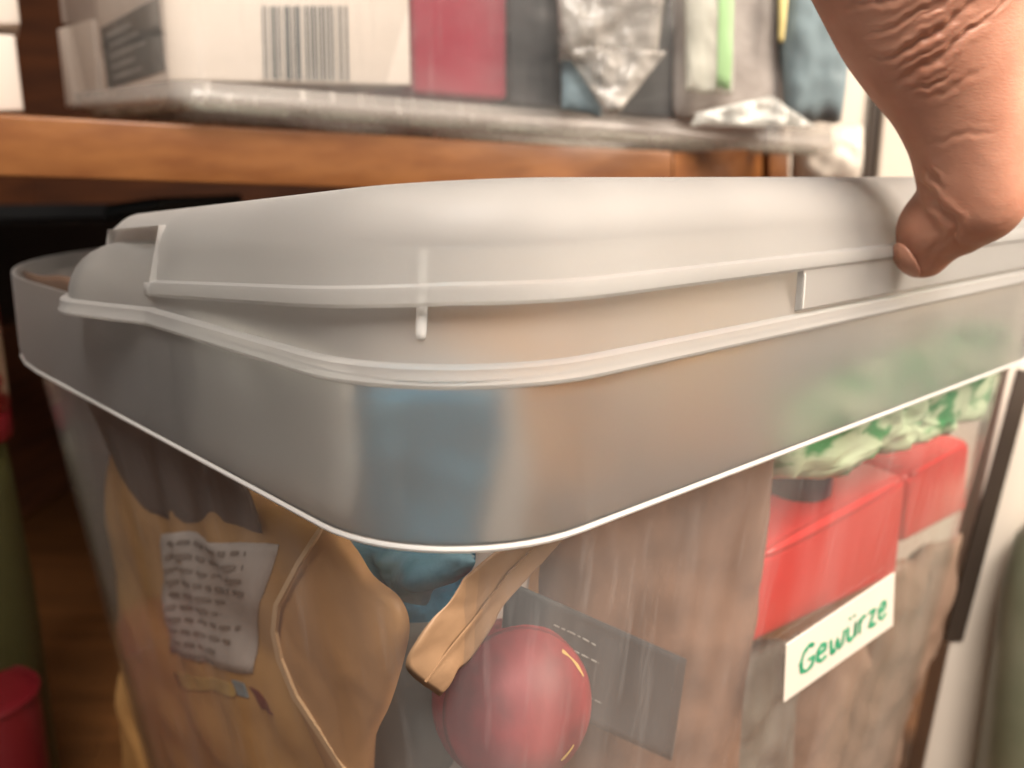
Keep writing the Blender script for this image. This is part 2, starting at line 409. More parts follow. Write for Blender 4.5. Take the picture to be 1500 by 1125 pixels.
# ---------------------------------------------------------------- storage box
box = empty('storage_box', BX(.14, .15, -.343), 'large clear plastic storage box with frosted collar and handwritten sticker', 'storage box')
UR, SL = .283, .36
out_main = fillet([(0, 0), (UR, 0), (UR, SL), (0, SL)], [.033, .033, .05, .15])
t = .0012
sweep('collar', out_main, [(0, Z0+.0012), (.0002, Z0+.004), (-.0002, ZB+.0012), (-t, ZB+.0012), (-t-.0002, Z0+.0012)], M['collar'], box)
def circ(cx, cz, rx, rz, n=10): return [(cx+rx*math.cos(2*math.pi*k/n), cz+rz*math.sin(2*math.pi*k/n)) for k in range(n)]
sweep('collar_lip', out_main, circ(-.0005, Z0+.0003, .0008, .0007), M['edge'], box)
ob = []; zbot = -.343
off = lambda z: -.004-TAP*(Z0-z) if z < Z0 else -.004
rings = [(off(zbot)-.006, zbot)] + [(off(z), z) for z in (zbot+.003, zbot+.02, -.3, -.25, -.2, -.15, -.1, Z0-.001, -.05, -.038)]
rings += [(o_-.0014, z) for (o_, z) in reversed(rings[1:])] + [(off(zbot)-.0075, zbot+.0015)]
out_body = fillet([(0, 0), (UR-.002, 0), (UR-.002, SL-.002), (0, SL-.002)], [.036, .036, .06, .15])
sweep('clear_body', out_body, rings, M['body'], box, closed=False, caps=True)

# upper rim with its outer bead and the flared pouring corner at the left
out_rim = fillet([(0, 0), (UR, 0), (UR, .158), (-.016, .158), (.0, .108)], [.036, .03, .02, .019, .004])
def wl(p):        # 1 at the flared corner, 0 elsewhere
    return max(0., min(1., (p.y-.106)/.012)) if p.x < .06 or p.y > .14 else 0.
sweep('rim_bead', out_rim, [(.0006, ZB-.0004), (.0011, ZB), (.0012, ZB+.0005), (.0008, ZB+.0012), (.0006, ZB+.0030), (.0002, ZB+.0034), (-.0012, ZB+.0036), (-.0022, ZB+.0033), (-.0014, ZB+.0008), (-.0006, ZB-.0002)], M['lid'], box)
rr = []
for k in range(9):
    f = k/8*math.pi/2; rr.append((k/8, f))
rings = [(-.0014-.0045*a, ZB+.0030+.019*a) for a, _ in rr] + [(-.0026-.0045*a, ZB+.0030+.019*a) for a, _ in reversed(rr)]
def rimfn(p, o_, z):
    w = wl(p)
    if w <= 0: return o_, z
    h = (z-ZB-.003)/.019
    inner = 1 if (o_ < -.0014-.0045*h-.0006) else 0
    a = h*math.pi/2
    o2 = -.0014-.0012*inner-.0145*(1-math.cos(a)); z2 = ZB+.003+(.0138-.001*inner)*math.sin(a)
    return o_*(1-w)+o2*w, z*(1-w)+z2*w
sweep('rim_wall', out_rim, rings, M['rim'], box, fn=rimfn)
def wallstrip(name, u0, u1, s, z0, z1, o0, o1, m_, parent, zt=lambda u, z: 0):
    """a proud strip on the right-hand long face: from u0..u1, z0..z1, between offsets o0 (inside) and o1 (outside)"""
    n = max(2, int((u1-u0)/.004)); vs = []; fs = []
    for i in range(n+1):
        u = u0+(u1-u0)*i/n
        for (z, o_) in ((z1, o0), (z1-.0006, o1), (z0+.0006, o1), (z0, o0)): vs.append(BX(u, s-o_, z))
    for i in range(n):
        for k in range(4): fs.append((4*i+k, 4*i+(k+1) % 4, 4*i+4+(k+1) % 4, 4*i+4+k))
    fs.append((0, 1, 2, 3)); fs.append((4*n, 4*n+3, 4*n+2, 4*n+1))
    o = mesh(name, vs, fs, m_, None, smooth=False); m = o.modifiers.new('bevel', 'BEVEL'); m.width = .0003; m.segments = 2
    return put(o, parent)
# little upright rib moulded on the front corner of the rim wall
rp = min(out_rim, key=lambda q: abs((BX(q[0].x, q[0].y, ZB)).x/(BX(q[0].x, q[0].y, ZB)).y + .1165) + (1 if q[0].y > .05 or q[0].x > .05 else 0))
p_, n_ = rp
tdir = Vector((-n_.y, n_.x))
vs = []; fs = []
prof = [(-.0009, -.0055), (-.0009, -.0030), (-.0005, -.0022), (.0005, -.0022), (.0009, -.0030), (.0009, -.0055)]
lv = [(-.0262, 0.2), (-.0258, .8), (-.0250, 1), (-.012, 1)]
for z, k in lv:
    for (tt, oo) in prof:
        wo = -.0014-.0045*(z-ZB-.003)/.019
        q = p_+n_*(wo+(.0009*k if oo > -.0025 else (.0004*k if oo > -.004 else -.0009)))+tdir*tt*(.6+.4*k); vs.append(BX(q.x, q.y, z))
for i in range(len(lv)-1):
    for k in range(6): fs.append((6*i+k, 6*i+(k+1) % 6, 6*i+6+(k+1) % 6, 6*i+6+k))
fs += [tuple(range(6)), tuple(range(18, 24))]
put(mesh('rib', vs, fs, M['edge'], None), box)

# handwritten sticker on the right-hand face
q = [wall('R', 1152, 945, -.0006), wall('R', 1311, 839, -.0006), wall('R', 1308, 916, -.0006), wall('R', 1148, 1029, -.0006)]
nr = ((q[1]-q[0]).cross(q[3]-q[0])).normalized(); nr = nr if nr.y < 0 else -nr
st = slab('sticker', q, -nr*.0003, M['sticker'], box, 0)
G = [  # handwriting, 0..7 wide, 0..1.2 high
 [[(.95, 1.05), (.6, 1.2), (.25, 1.0), (.08, .6), (.15, .15), (.5, -.02), (.85, .1), (.95, .5), (.55, .5)]],
 [[(1.2, .4), (1.75, .5), (1.72, .75), (1.45, .82), (1.22, .6), (1.2, .2), (1.45, .0), (1.85, .12)]],
 [[(2.1, .8), (2.2, .1), (2.42, .05), (2.6, .6), (2.75, .05), (2.98, .1), (3.1, .8)]],
 [[(3.35, .8), (3.38, .15), (3.6, .0), (3.9, .15), (3.95, .8)], [(3.95, .8), (3.98, .0)], [(3.5, 1.08), (3.52, 1.2)], [(3.82, 1.08), (3.84, 1.2)]],
 [[(4.25, .8), (4.3, .0)], [(4.28, .5), (4.45, .78), (4.75, .8)]],
 [[(4.95, .8), (5.5, .82), (5.0, .06), (5.6, .02)]],
 [[(5.8, .4), (6.35, .5), (6.32, .75), (6.05, .82), (5.82, .6), (5.82, .2), (6.05, .0), (6.45, .12)]],
]
strokes = [[(x/8.0+.115, y*.36+.29+.012*math.sin(x*2.1)) for (x, y) in s] for g in G for s in g]
def mp_(x, y): return q[3].lerp(q[2], x).lerp(q[0].lerp(q[1], x), y)
qa = (q[0]-q[3]).length; qw = (q[1]-q[0]).length
# width is given in the unit square: keep it even by scaling x strokes
def even(strokes, asp): return [[(x*asp, y) for x, y in s] for s in strokes]
asp = qw/qa
ribbon_mesh('lettering', even(strokes, asp), .075, lambda x, y: mp_(x/asp, y), nr, M['marker'], st, .00012, .5)

# ---------------------------------------------------------------- the lid
lid = empty('box_lid', BX(.14, .08, -.03), 'translucent frosted lid resting slightly tilted on the box rim', 'lid')
LS = .158
tilt = lambda u, s: -.072*max(0, s-.01)
out_lid = fillet([(0, 0), (UR, 0), (UR, LS), (.002, LS)], [.038, .03, .016, .0145], seg=.005)
def insert_at(ol, s_):
    for i in range(len(ol)):
        (p, n1), (q_, n2) = ol[i], ol[(i+1) % len(ol)]
        if p.x < .01 and q_.x < .01 and p.y > s_ > q_.y:
            f = (p.y-s_)/(p.y-q_.y); ol.insert(i+1, (p.lerp(q_, f), n1)); return
insert_at(out_lid, .1084); insert_at(out_lid, .1080)
def notch(p, o_, z):
    if p.x < .0042 and p.y > .1082 and z < -.0040: return min(o_, -.0030), -.0040
    return o_, z
prof = [(-.05, -.0012), (-.012, -.0012)]
prof += [(-.0072-.0048*math.cos(a)+.0016, -.0012-.0062*(1-math.sin(math.pi/2-a)) ) for a in ()]
outer = []
for k in range(10):
    a = k/9*math.pi/2
    outer.append((-.0125+.0105*math.sin(a), -.0125+.0125*math.cos(a)))
outer += [(-.0016, -.0140), (-.0012, -.0166), (.0004, -.0170), (.0008, -.0180), (.0008, -.0196), (.0001, -.0203)]
inner = [(-.0010, -.0203), (-.0016, -.0196), (-.0020, -.0182), (-.0026, -.0172), (-.0026, -.0140)]
for k in range(10):
    a = (1-k/9)*math.pi/2
    inner.append((-.0125+.0099*math.sin(a), -.0125+.0117*math.cos(a)))
sweep('lid_cover', out_lid, [(-.030, 0.0)]+outer+inner+[(-.030, -.0008)], M['lid'], lid, closed=False, caps=True, fn=notch, zf=tilt)
hk = [(.0008, -.0170), (.0008, -.0196), (.0001, -.0203), (-.0010, -.0203), (-.0016, -.0196), (-.0014, -.0172)]
vs = [BX(.002*s_/LS-o_, s_, z_+tilt(0, s_)) for s_ in (.1075, .1112, .1118) for (o_, z_) in hk]
vs = [v.lerp(sum(vs[12:], Vector())/6, .35) if i >= 12 else v for i, v in enumerate(vs)]
put(mesh('latch_hook', vs, [(6*i+k, 6*i+(k+1) % 6, 6*i+6+(k+1) % 6, 6*i+6+k) for i in (0, 1) for k in range(6)]+[tuple(range(6)), tuple(range(12, 18))], M['lid'], None), lid)
wallstrip('pull_tab', .1035, .275, 0, -.0296, -.0197, -.0016, .0001, M['lid'], lid)
wallstrip('tab_edge', .1035, .1040, 0, -.0290, -.0208, .0002, .0005, M['edge'], lid)

# ---------------------------------------------------------------- things inside the box
def wq(face, pts, inset): return [wall(face, x, y, inset if not isinstance(inset, (list, tuple)) else inset[i]) for i, (x, y) in enumerate(pts)]
def packet(name, label, cat, quad, thick, mat_, seed=0, **kw):
    s = Sheet(quad, thick, seed, **kw)
    cen = sum(s.q, Vector())/4; low_ = min(v.z for v in s.q)
    e = empty(name, (cen.x, cen.y, low_), label, cat)
    s.build('pouch_film', mat_, e)
    return s, e
# big kraft pouch, left half with the printed back label
s, e = packet('kraft_pouch', 'orange brown kraft pouch with a white printed back label behind the left wall', 'pouch',
              wq('L', [(165, 618), (480, 765), (560, 1220), (190, 1180)], [.018, .014, .012, .018]), .018, M['kraft_dim'], 1, crinkle=.003, freq=38, wob=.05)
lq_ = [s.ab(*p) for p in [(238, 782), (410, 797), (372, 985), (250, 955)]]
lab = s.patch('printed_label', M['labelwhite'], e, lq_)
def textrows(nm, s, quad, rows, parent, m_, th, seed, off=.0006, fill=.8, lenj=.5):
    rnd = random.Random(seed); q2 = [Vector(v) for v in quad]; st_ = []
    for r in range(rows):
        y = (r+.7)/rows; x = .08
        end = .92-rnd.random()*lenj*.6
        while x < end:
            w = rnd.uniform(.05, .16); st_.append([(x, y), (min(x+w, end), y)]); x += w+.035
    def mpp(x, y):
        ab = q2[0].lerp(q2[1], x).lerp(q2[3].lerp(q2[2], x), y); return s.P(ab.x, ab.y)+s.n*off
    return ribbon_mesh(nm, st_, th, mpp, s.n, m_, parent, .0001, .4)
textrows('print', s, lq_, 10, lab, M['softprint'], .036, 3)
s.patch('yellow_print', M['gold'], e, [s.ab(*p) for p in [(255, 985), (350, 1000), (345, 1020), (265, 1005)]])
s.patch('blue_print', M['bluegrey'], e, [s.ab(*p) for p in [(340, 995), (358, 1000), (366, 1022), (350, 1018)]])
s.patch('red_print', M['crimson'], e, [s.ab(*p) for p in [(366, 1005), (380, 1012), (402, 1046), (385, 1038)]])
qd = wq('L', [(285, 455), (520, 535), (512, 755), (305, 650)], .0075)
packet('darkening_brown_bag', 'added dark brown bag that darkens the back left of the box behind the collar', 'bag',
       wq('L', [(30, 396), (262, 440), (385, 782), (205, 752)], [.012, .012, .0085, .0085]), .004, M['darkbag'], 52, crinkle=.0015, freq=40, wob=.03)  # bag added to darken the interior and the left end of the collar
packet('white_sugar_bag', 'whitish bag top pressed against the inside of the collar left of the front corner', 'bag', qd, .008, M['labelpale'], 51, crinkle=.002, freq=40, wob=.02)
# smooth tan pouch bulging next to it
def blob(name, label, cat, outline, face, inset, bulge, mat_, seed=0, crinkle=.001, freq=60, seam=None, part='paper', rings_=12):
    """a packet with a free outline (pixels traced onto the wall plane), domed front and flat back"""
    pts = [wall(face, x, y, inset) for x, y in outline]
    # smooth closed outline
    P = []
    n = len(pts)
    for i in range(n):
        for k in range(5):
            t_ = k/5; a_, b_, c_, d_ = pts[i-1], pts[i], pts[(i+1) % n], pts[(i+2) % n]
            P.append(.5*((2*b_)+(c_-a_)*t_+(2*a_-5*b_+4*c_-d_)*t_*t_+(-a_+3*b_-3*c_+d_)*t_**3))
    cen = sum(P, Vector())/len(P)
    nrm = (NR if face == 'R' else NL).copy(); nrm.z -= TAP; nrm.normalize()
    vs = []; fs = []; m = len(P)
    offv = Vector((seed*5.3, seed, 0))
    for side, amp in ((1, bulge), (-1, bulge*.6)):
        for r in range(rings_):
            f = 1-r/rings_
            for p in P:
                q_ = cen.lerp(p, f); h = (1-f**3)**.5*amp*side
                c_ = crinkle*fbm(q_*freq+offv)*(1 if f < .98 else .3)
                vs.append(q_+nrm*(h+c_))
        vs.append(cen+nrm*amp*side)
    K = m*rings_+1
    for sd in (0, 1):
        for r in range(rings_-1):
            for j in range(m):
                a_ = sd*K+r*m+j; b_ = sd*K+r*m+(j+1) % m; fs.append((a_, b_, b_+m, a_+m))
        for j in range(m): fs.append((sd*K+(rings_-1)*m+j, sd*K+(rings_-1)*m+(j+1) % m, sd*K+K-1))
    e_ = empty(name, (cen.x, cen.y, min(p.z for p in P)), label, cat)
    o = mesh(part, vs, fs, mat_, None)
    bm = bmesh.new(); bm.from_mesh(o.data); bmesh.ops.remove_doubles(bm, verts=bm.verts, dist=1e-5); bmesh.ops.recalc_face_normals(bm, faces=bm.faces); bm.to_mesh(o.data); bm.free()
    put(o, e_)
    def onface(x, y, lift=.0005):
        p = wall(face, x, y, inset)
        # radial fraction by nearest outline ray
        best = 1; v = p-cen; L = v.length
        mx = 0
        for q_ in P:
            w_ = q_-cen; c_ = v.dot(w_)/(L*w_.length+1e-9)
            if c_ > mx: mx = c_; best = L/w_.length
        f = min(1, best)
        return p+nrm*((1-f**3)**.5*bulge+crinkle*fbm(p*freq+offv)+lift), nrm
    return e_, o, onface
def fpatch(name, face_fn, quad, mat_, parent, lift=.0006, nu=16, nv=12):
    vs = []; fs = []; q2 = [Vector(v) for v in quad]
    for j in range(nv+1):
        for i in range(nu+1):
            ab = q2[0].lerp(q2[1], i/nu).lerp(q2[3].lerp(q2[2], i/nu), j/nv); p, n2 = face_fn(ab.x, ab.y, lift); vs.append(p)
    N0 = len(vs)
    vs += [v-n2*.0003 for v in vs[:N0]]
    for k in (0, 1):
        for j in range(nv):
            for i in range(nu):
                a_ = k*N0+j*(nu+1)+i; fs.append((a_, a_+1, a_+nu+2, a_+nu+1))
    return put(mesh(name, vs, fs, mat_, None, smooth=True), parent)

e, o, fn_ = blob('tan_pouch', 'smooth tan paper pouch with a pale seam bulging behind the front left wall', 'pouch',
     [(478, 765), (520, 800), (548, 842), (585, 875), (600, 915), (592, 965), (572, 1030), (548, 1090), (540, 1200), (520, 1240), (495, 1150), (445, 1040), (408, 950), (410, 885), (440, 830)],
     'L', .0065, .004, M['kraft'], 2, crinkle=.0008)
seam = [(474, 772), (440, 825), (408, 885), (404, 925), (412, 965), (435, 1020), (475, 1080), (520, 1150)]
ribbon_mesh('seam', [seam], 6.5, lambda x, y: wall('L', x, y, .0030), NL, M['kraft_light'], e, .0008)

# blue crumpled film bag in the front corner, rising behind the collar
def column_blob(name, label, cat, pts, mat_, part, seed, crinkle=.003, freq=70):
    """pts: (px,py,depth,rx,rz...) a crumpled vertical bag made as lofted ellipses"""
    vs = []; fs = []; n = 40
    for i, (x, y, d_, rx, ry) in enumerate(pts):
        c_ = at(x, y, d_)
        for k in range(n):
            t_ = 2*math.pi*k/n; v = c_+Vector((rx*math.cos(t_), ry*math.sin(t_), 0))
            r_ = fbm(v*freq+Vector((seed, 0, 0)))
            vs.append(v+Vector((math.cos(t_), math.sin(t_), .3))*crinkle*r_)
    for i in range(len(pts)-1):
        for k in range(n): fs.append((i*n+k, i*n+(k+1) % n, (i+1)*n+(k+1) % n, (i+1)*n+k))
    fs.append(tuple(range(n))); fs.append(tuple((len(pts)-1)*n+k for k in range(n)))
    e_ = empty(name, at(pts[-1][0], pts[-1][1], pts[-1][2]), label, cat)
    put(mesh(part, vs, fs, mat_, None), e_); return e_
rows = []
for k in range(26):
    f = k/25; y = 560+f*340
    rows.append((628-8*f, y, .188+.012*f, .0145*(1-.25*f)*(1.15 if k else .6), .012*(1-.2*f)))
e = column_blob('blue_film_bag', 'crumpled blue film bag in the front corner of the box behind the collar', 'bag', rows, M['blue'], 'film', 3)
ee, o, fn_ = blob('pale_blue_wrapper', 'pale blue crumpled wrapper end peeking out below the collar', 'wrapper',
     [(485, 778), (560, 800), (690, 815), (672, 850), (640, 860), (622, 888), (596, 868), (572, 850), (545, 850), (510, 825)], 'L', .014, .004, M['bluelight'], 4, crinkle=.003, freq=110)

e = column_blob('grey_film_bag', 'grey plastic bag low in the front corner behind the tan pouch', 'bag',
    [(630, 880+k*22, .200+.001*k, .022, .016) for k in range(18)], M['greybag'], 'film', 8, crinkle=.003, freq=50)

# folded tan paper strip
e, o, fn_ = blob('folded_paper_bag', 'folded light tan paper bag end slanting behind the front corner', 'paper bag',
     [(688, 838), (745, 798), (838, 764), (806, 812), (774, 846), (735, 890), (722, 916), (688, 968), (668, 984), (647, 1017), (634, 1013), (599, 986), (596, 964), (614, 930), (634, 905), (655, 886), (672, 860)],
     'R', 0.0072, .0003, M['kraft_fold'], 6, crinkle=.0011, freq=75)

for cr_ in ([(800, 785), (742, 842), (700, 900), (655, 955), (622, 998)],):
    ribbon_mesh('fold_crease', [cr_], 2.5, lambda x, y: wall('R', x, y, .0066), NR, M['kraft_fold'], e, .0004, .8)

# crimson round tin
tc_ = wall('R', 748, 1024, .0195); zax = (NR*.8+NL*.35+Vector((0, 0, .25))).normalized()
rotm = zax.to_track_quat('Z', 'Y').to_matrix()
tn = empty('crimson_ball_tin', tc_, 'round crimson ball shaped tin with gold marks low behind the front wall', 'tin')
R_ = .0176
def ballp(a0, a1, lift=0, k=14): return [((R_+lift)*math.sin(math.radians(a0+(a1-a0)*i/k))+1e-4, (R_+lift)*.96*math.cos(math.radians(a0+(a1-a0)*i/k))) for i in range(k+1)]
lathe('tin_body', ballp(178, 66), tc_, M['tin'], tn, 64, rotm)
lathe('tin_lid', ballp(70, 1, .0005), tc_, M['tin'], tn, 64, rotm)
arc = []
for r0, a0, a1 in ((.82, 20, 50), (.66, -60, -40)):
    arc.append([(r0*math.cos(math.radians(a0+(a1-a0)*k/8)), r0*math.sin(math.radians(a0+(a1-a0)*k/8))) for k in range(9)])
def tinmap(x, y):
    r_ = min(.999, math.hypot(x, y)); return tc_+rotm @ Vector((x*(R_+.0006), y*(R_+.0006), (R_+.0006)*.96*math.sqrt(1-r_*r_)))
ribbon_mesh('gold_arc', arc, .035, tinmap, zax, M['gold'], tn, .0001, .6)

# brown paper pouch with the dark label
s, e = packet('brown_pouch', 'brown paper pouch with a slanted dark grey label at the middle of the front wall', 'pouch',
              wq('R', [(800, 715), (1140, 640), (1070, 1200), (760, 1250)], [.030, .012, .013, .034]), .011, M['kraft_brown'], 11, crinkle=.003, freq=45, wob=.03)
lq = wq('R', [(742, 850), (1006, 966), (984, 1115), (730, 1000)], [.0225, .007, .007, .0225])
dl = Sheet(lq, .0, 12, crinkle=.0010, freq=60, wob=0)
lab = dl.patch('dark_label', M['slate'], e, [(0, 0), (1, 0), (1, 1), (0, 1)], off=0, th=.0005)
textrows('print', dl, [(.22, .10), (.55, .14), (.52, .42), (.20, .40)], 2, lab, M['print'], .045, 9, .0004)
textrows('print', dl, [(.30, .62), (.62, .66), (.62, .80), (.30, .76)], 1, lab, M['print'], .05, 5, .0004)

# red plastic containers
def rbox(name, label, quad, depth, parent_mat, lipw=.0012):
    e_ = empty(name, sum([Vector(v) for v in quad], Vector())/4, label, 'container')
    nn = ((quad[1]-quad[0]).cross(quad[3]-quad[0])).normalized(); nn = nn if nn.y < 0 else -nn
    back_ = -nn*depth
    o_ = slab('tub', quad, back_, parent_mat, e_, .0042); o_.modifiers['bevel'].segments = 6
    up = (quad[0]-quad[3]).normalized(); rt = (quad[1]-quad[0]).normalized(); ins = .0035; nb = -nn
    up = (quad[0]-quad[3]).normalized(); rt = (quad[1]-quad[0]).normalized()
    a0 = quad[0]+rt*.004-up*.0008-nn*.0010; b0 = quad[1]-rt*.004-up*.0008-nn*.0010; vs = []; fs = []
    for i in range(13):
        f = i/12; sc_ = math.sin(math.pi*f)**.3 if 0 < f < 1 else .15; c_ = a0.lerp(b0, f)
        for k in range(12): vs.append(c_+(nn*math.cos(k*math.pi/6)+up*math.sin(k*math.pi/6))*.0021*sc_)
    for i in range(12):
        for k in range(12): fs.append((i*12+k, i*12+(k+1) % 12, i*12+12+(k+1) % 12, i*12+12+k))
    fs += [tuple(range(12)), tuple(range(144, 156))]
    put(mesh('rim', vs, fs, parent_mat, None), e_)
    return e_
qd = [wall('R', 1104, 822, .018), wall('R', 1332, 697, .018), wall('R', 1316, 846, .018), wall('R', 1075, 962, .018)]
rbox('red_container', 'red plastic container with a rounded rim directly above the white sticker', qd, .05, M['red'])
qd = [wall('R', 1328, 700, .027), wall('R', 1424, 645, .027), wall('R', 1416, 750, .027), wall('R', 1322, 800, .027)]
rbox('red_container', 'smaller red plastic container nearest the right end of the box', qd, .04, M['red'])
jar0 = wall('R', 1160, 780, .036); jar0.z = wall('R', 1180, 780, .018).z+.0012
dj = empty('dark_jar', jar0, 'dark blue jar under the green packet beside the brown pouch', 'jar')
lathe('jar_body', [(.001, 0), (.011, 0), (.012, .001), (.012, .010), (.011, .011), (.001, .011)], jar0, M['darkblue'], dj)
lathe('lid', [(.0115, .0112), (.0120, .016), (.011, .0172), (.001, .0173)], jar0, M['slate'], dj)
# green and white crumpled packet
e, o, fn_ = blob('green_packet', 'crumpled green and white packet lying on the red containers', 'packet',
     [(1120, 690), (1140, 600), (1230, 540), (1350, 490), (1450, 470), (1440, 590), (1380, 622), (1300, 652), (1225, 672), (1205, 698), (1150, 700)],
     'R', .016, .009, M['greenbag'], 9, crinkle=.0045, freq=90, part='film')
# lower bags on the right
for (lb, nm, pts, ins, mt, sd) in (
    ('grey brown bag standing under the left end of the red container', 'grey_bag', [(1050, 975), (1170, 925), (1150, 1220), (1010, 1260)], .027, 'greybag', 21),
    ('brown bag standing directly behind the white sticker', 'brown_bag', [(1160, 940), (1310, 862), (1250, 1180), (1120, 1230)], .030, 'brownbag', 22),
    ('reddish brown bag at the right end of the box below the red containers', 'brown_bag', [(1300, 835), (1412, 778), (1290, 1160), (1200, 1190)], .024, 'brownbag', 23)):
    s, e = packet(nm, lb, 'bag', wq('R', pts, ins), .016, M[mt], sd, crinkle=.004, freq=40, wob=.04)
# filler packets deeper inside, seen blurred through the collar
for (lb, nm, c_, w, h, mt, sd, ax) in (
    ('pale grey flour bag standing upright inside the left part of the box', 'flour_bag', (.055, .075), .07, .16, 'labelwhite', 31, LD),
    ('tan paper bag standing deeper inside the box behind the brown pouch', 'paper_bag', (.10, .095), .085, .17, 'kraft', 32, RD),
    ('cream paper bag standing at the far right inside the box', 'paper_bag', (.20, .10), .085, .17, 'kraft_light', 33, RD)):
    ctr = BX(c_[0], c_[1], 0); zt = -.040
    qd = [ctr-ax*w/2+Vector((0, 0, zt)), ctr+ax*w/2+Vector((0, 0, zt)), ctr+ax*w/2+Vector((0, 0, zt-h)), ctr-ax*w/2+Vector((0, 0, zt-h))]
    packet(nm, lb, 'bag', qd, .03, M[mt], sd, crinkle=.004, freq=40, wob=.03)

# ---------------------------------------------------------------- upper shelf: clear bin and what is in it
DB = .375
bq = [at(120, -200, .47), at(262, -200, DB), at(1252, -200, .50), at(1090, -200, .62)]      # plan corners, left-back / near / right / back
def plan(px, py, d_): v = at(px, py, d_); return Vector((v.x, v.y))
A_, B_, C_ = plan(105, 165, .50), plan(262, 128, DB), plan(1245, 205, .50)
D_ = A_+(C_-B_)
ub = empty('clear_bin', (B_.x, B_.y, at(262, 150, DB).z), 'clear plastic bin full of packets standing on the orange shelf', 'bin')
zb_l = at(262, 140, DB).z; zb_r = at(1230, 215, .50).z
def zfl(x): return zb_l+(zb_r-zb_l)*(x-B_.x)/(C_.x-B_.x)
pl = fillet([(A_.x, A_.y), (B_.x, B_.y), (C_.x, C_.y), (D_.x, D_.y)], [.01, .012, .014, .01], seg=.02)
def binsweep(name, rings, m_, closed=False, caps=True):
    vs = []; n = len(pl); fs = []; m = len(rings)
    for (o_, z) in rings:
        for (p, nn) in pl:
            q_ = p+nn*o_; vs.append(Vector((q_.x, q_.y, zfl(q_.x)+z)))
    for i in range(m if closed else m-1):
        for j in range(n): fs.append((i*n+j, i*n+(j+1) % n, ((i+1) % m)*n+(j+1) % n, ((i+1) % m)*n+j))
    if caps: fs += [tuple(range(n)), tuple((m-1)*n+j for j in range(n))]
    return put(mesh(name, vs, fs, m_, None), ub)
binsweep('bin_walls', [(-.006, .0), (-.001, .003), (0, .006), (.006, .16), (.0048, .16), (-.0012, .007), (-.0022, .0045), (-.007, .0015)], M['bin'])
binsweep('foot_ridge', [(-.010, -.0052), (-.006, -.0052), (-.0055, -.0008), (-.0105, -.0008)], M['pale_film'], closed=True, caps=False)
binsweep('base_rim', [(.0004, -.0030), (.0022, -.0022), (.0024, .0010), (.0010, .0022), (.0010, .0060), (.0003, .0062), (.0002, .0015), (-.0035, -.0016), (-.0035, -.0028)], M['basefilm'], closed=True, caps=False)

# white box with barcode
def upright(name, label, cat, x0, x1, ytop, ybl, ybr, d0, d1, mt, depth=.06, side=None, bev=.0012, part='carton'):
    q_ = [at(x0, ytop, d0), at(x1, ytop, d1), at(x1, ybr, d1), at(x0, ybl, d0)]
    # keep the sides upright
    q_[0].x, q_[0].y = q_[3].x, q_[3].y; q_[1].x, q_[1].y = q_[2].x, q_[2].y; zt = q_[0].z; q_[1].z = zt
    e_ = empty(name, (q_[3]+q_[2])/2, label, cat)
    dv = side if side else Vector((q_[1]-q_[0]).cross(Vector((0, 0, 1)))).normalized()*-depth
    if not side and dv.y < 0: dv = -dv
    slab(part, q_, dv, M[mt], e_, bev)
    return e_, q_, dv
sv = (at(150, 140, .455)-at(245, 118, .385)); sv.z = 0
e, q4, dv = upright('barcode_carton', 'white carton with a large black barcode inside the upper clear bin', 'carton', 248, 603, -160, 118, 126, .385, .41, 'card', side=sv)
nn = ((q4[1]-q4[0]).cross(q4[3]-q4[0])).normalized(); nn = nn if nn.y < 0 else -nn
def hitq(px, py, q_, n_, lift=.0003):
    v = ray(px, py); t_ = q_[0].dot(n_)/v.dot(n_); return v*t_+n_*lift
rnd = random.Random(4); x = 384.0; vs = []; fs = []
while x < 506:
    w = rnd.choice([2, 2.5, 4, 6, 8]); k = len(vs); x2 = min(x+w, 508)
    for (X, Y) in ((x, 9), (x2, 9), (x2+3, 116+(x-384)*.02), (x+3, 116+(x-384)*.02)): vs.append(hitq(X, Y, q4, nn, .0005))
    for (X, Y) in ((x, 9), (x2, 9), (x2+3, 116), (x+3, 116)): vs.append(hitq(X, Y, q4, nn, .0001))
    for f_i in ((0, 1, 2, 3), (4, 7, 6, 5), (0, 4, 5, 1), (1, 5, 6, 2), (2, 6, 7, 3), (3, 7, 4, 0)): fs.append(tuple(k+i for i in f_i))
    x = x2+rnd.choice([2, 2.5, 3, 5, 6])
bc = mesh('barcode', vs, fs, M['ink'], None, smooth=False); put(bc, e)
# dark print on its left side face
q0s, q3s = q4[0], q4[3]; sn = sv.cross(Vector((0, 0, 1))).normalized(); sn = sn if sn.x < 0 else -sn
qs = [q3s, q3s+sv, q3s+sv+Vector((0, 0, .1)), q3s+Vector((0, 0, .1))]
pr = [hitq(148, 42, qs, sn, .0004), hitq(232, -4, qs, sn, .0004), hitq(243, 104, qs, sn, .0004), hitq(160, 131, qs, sn, .0004)]
dp = slab('dark_print', pr, -sn*.0002, M['ink'], e, 0)
stx = [[(.12+.0*r, .17+r*.17), (.55+.3*((r*7) % 3)/3, .17+r*.17)] for r in range(5)]
ribbon_mesh('print', stx, .045, lambda x_, y_: pr[0].lerp(pr[1], x_).lerp(pr[3].lerp(pr[2], x_), y_), sn, M['print'], dp, .0001, .6)
e, q5, _ = upright('cream_carton', 'small cream carton at the left end inside the upper clear bin', 'carton', 96, 146, 42, 158, 146, .50, .47, 'card', depth=.05)
e, q5, _ = upright('grey_carton', 'grey lidded carton stacked on the small cream carton in the upper bin', 'carton', 90, 150, -150, 36, 34, .495, .47, 'labelwhite', depth=.05)
upright('magenta_carton', 'magenta carton between the barcode carton and the slate packet', 'carton', 606, 744, -160, 138, 148, .412, .43, 'magenta', depth=.08, bev=.003)
